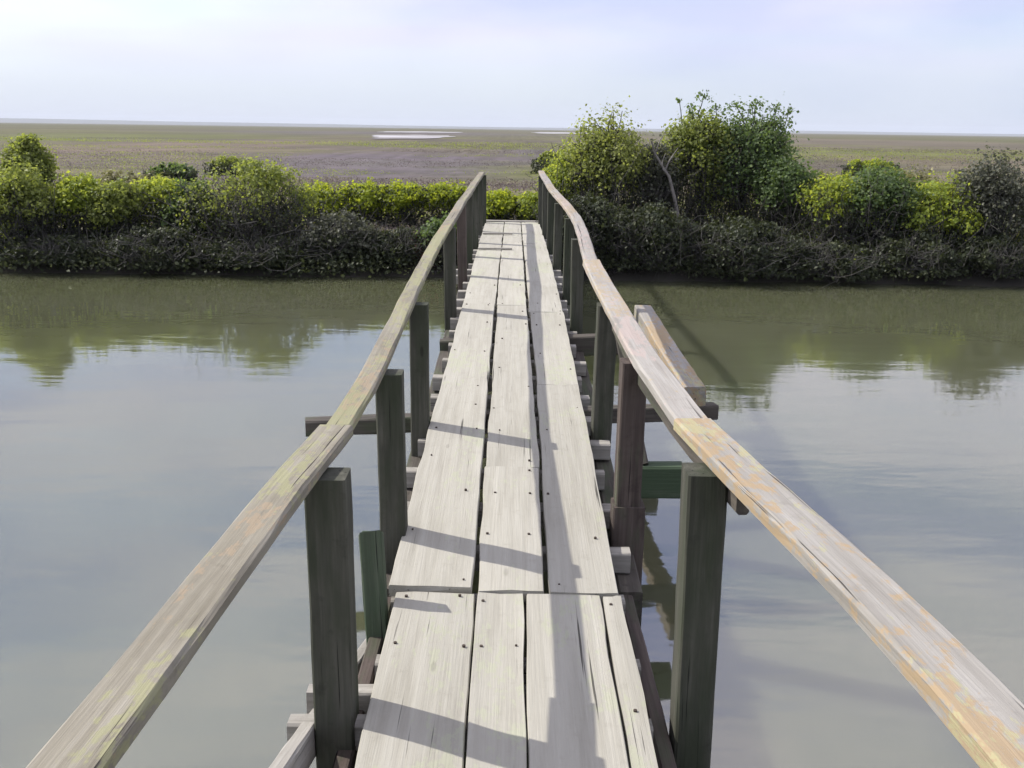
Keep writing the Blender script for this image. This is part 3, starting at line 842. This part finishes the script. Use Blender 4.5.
plant(S, 'lime green flat-topped shrub beside the grey dome shrub', 'shrub', -3.15, 16.6, 1.20, .95, 'lime', 114, low=.6, dens=1.2, group=GL)
plant(S, 'second lime green flat-topped shrub from the dome shrub', 'shrub', -2.48, 16.7, 1.22, .95, 'lime', 115, low=.65, dens=1.2, group=GL)
plant(S, 'third lime green flat-topped shrub from the dome shrub', 'shrub', -1.80, 16.6, 1.22, .95, 'lime', 116, low=.65, dens=1.2, group=GL)
plant(S, 'lime green flat-topped shrub just left of the railing end', 'shrub', -1.12, 16.7, 1.23, .9, 'lime', 117, low=.6, dens=1.2, group=GL)
plant(S, 'bright green low shrub seen between the two railing ends, left one', 'shrub', -.24, 16.4, 1.14, .70, 'lime', 118, low=.5, dens=1.1, group='low shrubs beyond the deck end')
plant(S, 'olive low shrub seen between the two railing ends, right one', 'shrub', .32, 16.3, 1.10, .62, 'bright', 119, low=.5, group='low shrubs beyond the deck end')
plant(S, 'rust-red dry shrub at the waterline beside the left railing', 'shrub', -1.35, 14.75, .50, .55, 'red', 120, bare=.8, under='red', leaf=.035)
# right of the bridge
plant(S, 'yellow-green shrub rising directly behind the right railing end', 'shrub', 0.91, 16.88, 1.88, 0.92, 'bright', 130, low=.22, dens=1.6)
plant(T_, 'round olive-green small tree right behind the bridge end', 'tree', 1.47, 16.48, 2.42, 1.57, 'tree', 131, low=.22, trunk=True, leaf=.050, group=G2, dens=2.1)
plant(S, 'grey twiggy half-dead shrub between the round tree and the tallest tree', 'shrub', 2.30, 16.6, 2.02, .98, 'grey', 132, bare=1.1, low=.35, dens=1.0, barkmat=M_PALEBARK)
plant(T_, 'tallest tree on the bank, thin sprigs sticking up from its top', 'tree', 3.01, 16.78, 2.46, 1.35, 'olive', 133, low=.22, trunk=True, leaf=.050, group=G2, dens=2.0)
plant(T_, 'dark dense tree with flat top right of the tallest tree', 'tree', 3.85, 16.78, 2.54, 1.57, 'dark', 134, low=.22, trunk=True, leaf=.050, group=G2, dens=2.1)
plant(S, 'dark green shrub spilling out right of the dark flat-topped tree', 'shrub', 4.27, 16.08, 1.75, 1.03, 'dark', 135, low=.22)
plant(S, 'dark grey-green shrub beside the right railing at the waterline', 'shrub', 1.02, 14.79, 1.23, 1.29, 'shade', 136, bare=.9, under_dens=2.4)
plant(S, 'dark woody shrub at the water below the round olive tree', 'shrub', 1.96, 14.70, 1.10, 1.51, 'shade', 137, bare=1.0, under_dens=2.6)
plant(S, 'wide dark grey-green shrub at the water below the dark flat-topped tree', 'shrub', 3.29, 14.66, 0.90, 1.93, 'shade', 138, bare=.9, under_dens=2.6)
plant(S, 'bright yellow-green shrub right of the dark trees', 'shrub', 4.94, 15.48, 1.53, 1.47, 'bright', 139, low=.22, dens=1.15)
plant(S, 'pointed dark green shrub between two yellow-green shrubs on right bank', 'shrub', 5.54, 15.33, 1.67, 1.36, 'dark', 140, low=.22)
plant(S, 'yellow-green shrub left of the grey-green one at the right edge', 'shrub', 6.40, 15.18, 1.51, 1.46, 'bright', 141, low=.22, dens=1.1)
plant(S, 'tall grey-green shrub at the right edge of the photo', 'shrub', 7.05, 15.08, 1.89, 1.24, 'grey', 142, low=.22, dens=1.25, bare=.7)
plant(S, 'dark shrub at the water under the yellow-green shrub on right bank', 'shrub', 4.61, 14.66, 0.55, 1.57, 'shade', 143, bare=.9, under_dens=2.6)
plant(S, 'dark grey twiggy shrub at the water below the pointed dark shrub', 'shrub', 5.89, 14.69, 0.71, 1.62, 'shade', 144, bare=1.0, under_dens=2.6)
plant(S, 'low grey-green shrub at the water below the tall grey-green shrub', 'shrub', 7.02, 14.64, 0.70, 1.34, 'shade', 145, bare=.9, under_dens=2.4)
plant(S, 'grey-green shrub past the right edge of the photo behind the bank', 'shrub', 8.2, 15.5, 1.6, 1.3, 'grey', 146, bare=.8)
plant(S, 'olive shrub past the left edge of the photo behind the bank', 'shrub', -8.4, 15.5, 1.5, 1.4, 'olive', 147, bare=.8)


for k, (x, y, top, w, mat, lab) in enumerate([
        (5.6, 18.6, 1.42, 2.0, 'tan', 'dry tan-green shrub behind the bright yellow-green shrub right of the dark trees'),
        (7.3, 18.9, 1.50, 2.2, 'tan', 'dry tan-green shrub behind the yellow-green shrub beside the tall grey-green one'),
        (-7.0, 18.6, 1.25, 2.2, 'tan', 'dry tan-green shrub behind the yellow-green shrub next to the tall round tree'),
        (-10.1, 30.0, .98, 1.6, 'dark', 'small dark shrub alone on the marsh behind the yellow-green shrubs'),
        (-10.0, 36.0, 1.02, 1.9, 'olive', 'low olive shrub out on the marsh left of the grey dome shrub top'),
        (1.55, 40.0, 1.25, 1.9, 'olive', 'olive shrub out on the marsh just beyond the right railing end'),
        (14.6, 42.0, 1.1, 2.4, 'bright', 'wide yellow-green shrub out on the marsh at the right'),
        (12.6, 34.0, .95, 1.5, 'olive', 'small olive shrub out on the marsh right of the dark trees')]):
    plant(S, lab, 'shrub', x, y, top, w, mat, 160 + k, dens=.8, leaf=.07 if y < 25 else .10, low=.4, bare=.3, group='shrubs out on the marsh plain')


# sprigs on top of the tallest tree and the flat-topped one, as parts of them
def sprigs(root, spots, mat, seed):
    rs = np.random.default_rng(seed); T = Tubes(); C = []; Nr = []; tn = []
    for (dx, dz0, dz1, r) in spots:
        a = np.array([dx * .6, 0, dz0]); c = np.array([dx, rs.normal(0, .05), dz1])
        T.add(curve(rs, a, c, .06, 5), .013, .005, 4)
        m = int(420 * r); P_ = c + rs.normal(0, 1, (m, 3)) * np.array([r, r, r * .55]) * .55 - np.array([0, 0, r * .3])
        C.append(P_); Nr.append(rs.normal(0, 1, (m, 3)) + np.array([0, 0, .5])); tn.append(rs.normal(.4, .2, m))
    o = link('foliage', leaves_mesh('foliage', np.concatenate(C), np.concatenate(Nr), .05, rs, np.concatenate(tn)), mat, root, (0, 0, 0))
    link('twig', T.mesh('twig'), M_BARK, o, (0, 0, 0))


byl = {o['label']: o for o in COL.objects if o.type == 'EMPTY' and 'label' in o.keys()}
def find(s): return next(o for k, o in byl.items() if s in k)
tt = find('tallest tree on the bank')
zb = tt.location.z
sprigs(tt, [(.02, 1.5, 2.70 - zb, .15), (-.16, 1.4, 2.52 - zb, .12), (.22, 1.4, 2.50 - zb, .12), (-.36, 1.3, 2.60 - zb, .05)], LM['dark'], 5)
ft = find('dark dense tree with flat top')
sprigs(ft, [(-.3, 1.5, 2.52 - zb, .16), (.05, 1.5, 2.56 - zb, .17), (.38, 1.5, 2.50 - zb, .15), (.58, 1.4, 2.44 - zb, .10)], LM['dark'], 6)

# bleached leaning snag
sn = empty('dead_snag', (2.75, 16.0, float(ground_z(2.75, 16.0)) - .05)); tag(sn, 'pale leaning bare snag among the trees right of the bridge', 'dead tree')
TT = Tubes(); rs = np.random.default_rng(77)
zs = sn.location.z
main = curve(rs, (0, 0, 0), (-.62, .1, 1.95 - zs), .03, 7); TT.add(main, .035, .014, 7)
for k in (3, 4, 5): TT.add(curve(rs, main[k], main[k] + np.array([rs.normal(-.05, .2), rs.normal(0, .1), .35]), .1, 4), .016, .005, 4)
link('trunk', TT.mesh('trunk'), M_PALEBARK, sn, (0, 0, 0))

# driftwood along the tide line
for i, (x, y, ln, an, lab) in enumerate([(-3.0, 14.62, .9, .08, 'pale driftwood log at the waterline below the lime shrubs'),
                                   (-4.2, 14.66, .6, -.12, 'short pale driftwood stick at the waterline under the dome shrub'),
                                   (1.45, 14.70, .5, .3, 'grey driftwood stick at the waterline right of the bridge'),
                                   (6.3, 14.72, .7, .05, 'pale driftwood stick at the water below the yellow-green shrub far right'),
                                   (7.3, 14.66, .8, -.05, 'long pale driftwood branch at the far right waterline')]):
    z = max(float(ground_z(x, y)), 0.0) + .04
    T = Tubes(); rs = np.random.default_rng(300 + i)
    pts = curve(rs, (-ln/2*math.cos(an), -ln/2*math.sin(an), 0), (ln/2*math.cos(an), ln/2*math.sin(an), .03), .05, 6)
    T.add(pts, .035, .018, 7); T.add(curve(rs, pts[3], pts[3] + np.array([.12, .02, .12]), .1, 3), .014, .006, 5)
    o = link('driftwood', T.mesh('driftwood'), M_PALEBARK, None, (x, y, z)); tag(o, lab, 'driftwood', 'driftwood on the far bank')


# ------------------------------------------------------------------ low marsh plants: nobody could count them
def ground_cover(name, label, n, y0, y1, halfw, size, mat, seed, patch, thr, power=1.6, hmul=1.0):
    rs = np.random.default_rng(seed)
    u = rs.random(n) ** power; y = y0 + (y1 - y0) * u
    x = rs.uniform(-1, 1, n) * (halfw + y * .52)
    k = fbm(x * patch[0] + seed, y * patch[1], seed) > thr
    k &= ~((np.abs(x + .03) < .55) & (y < 14.9)) & (y > bank_y(x) + .12)
    x, y = x[k], y[k]; z = ground_z(x, y)
    m = 9; nn = len(x)
    hgt = size * (1 + (y - 15) / 45) * hmul
    C = np.repeat(np.stack([x, y, z], 1), m, 0) + rs.normal(0, 1, (nn * m, 3)) * np.repeat(np.stack([hgt * 2.6, hgt * 2.6, hgt * .42], 1), m, 0) + np.array([0, 0, 1]) * np.repeat(hgt * .55, m)[:, None]
    Nr = rs.normal(0, .6, (nn * m, 3)) + np.array([0, 0, .8])
    tone = np.repeat(fbm(x * .8, y * .8, 3), m) + rs.normal(0, .14, nn * m)
    me = leaves_mesh(name, C, Nr, .05, rs, tone)
    # leaf size grows with distance so that far clumps are not dust
    V = np.empty(len(me.vertices) * 3, np.float32); me.vertices.foreach_get('co', V); V = V.reshape(-1, 4, 3)
    sc = np.repeat(hgt / .09, m)[:, None, None]; V = C[:, None, :] + (V - C[:, None, :]) * sc
    me.vertices.foreach_set('co', V.astype(np.float32).ravel()); me.update()
    o = link(name, me, LM[mat]); tag(o, label, 'marsh plants', kind='stuff')


ground_cover('marsh_plants', 'olive low marsh plants covering the bank and plain', 6500, 14.9, 30, 3, .085, 'olive', 401, (.5, .5), .42, 1.6)
ground_cover('pickleweed', 'grey-brown pickleweed over the nearer marsh plain', 13000, 16.0, 34, 3, .060, 'pickle', 402, (.16, .3), .40, 1.25)
ground_cover('marsh_grass', 'yellow-green marsh grass patches on the plain', 8000, 16.2, 34, 3, .065, 'tan', 403, (.14, .25), .50, 1.25)
ground_cover('marsh_scrub', 'low olive and tan scrub mottling the open marsh', 12000, 30, 120, 3, .045, 'olive', 406, (.05, .09), .50, 1.2)
ground_cover('purple_scrub', 'low purple-brown scrub mottling the open marsh', 12000, 30, 120, 3, .045, 'pickle', 407, (.04, .08), .50, 1.2)
ground_cover('bank_grass', 'dark low grass and weeds along the muddy waterline', 9000, 14.35, 15.1, 2, .075, 'shade', 405, (.9, .9), .40, 1.0, 1.3)
ground_cover('bank_litter', 'dry brown plant litter on the muddy bank', 3500, 14.45, 16.0, 2, .05, 'brown', 404, (1.2, 1.2), .30, 1.3)


def build_haze():
    # thin sea air over the whole marsh
    V = [(x, y, z) for z in (-2.8, 60.0) for y in (-7600, 7600) for x in (-7600, 7600)]
    F = [(0, 2, 3, 1), (4, 5, 7, 6), (0, 1, 5, 4), (2, 6, 7, 3), (0, 4, 6, 2), (1, 3, 7, 5)]
    mt = bpy.data.materials.new('sea_air'); mt.use_nodes = True
    N, L = mt.node_tree.nodes, mt.node_tree.links
    N.remove(N['Principled BSDF'])
    v = N.new('ShaderNodeVolumePrincipled'); v.inputs['Density'].default_value = 0.00011
    v.inputs['Color'].default_value = (0.80, 0.85, 0.95, 1)
    L.new(v.outputs[0], N['Material Output'].inputs['Volume'])
    o = link('haze', np_mesh('haze', V, F), mt); tag(o, kind='stuff')
    o['label'] = 'thin bluish haze over the far marsh'


build_haze()
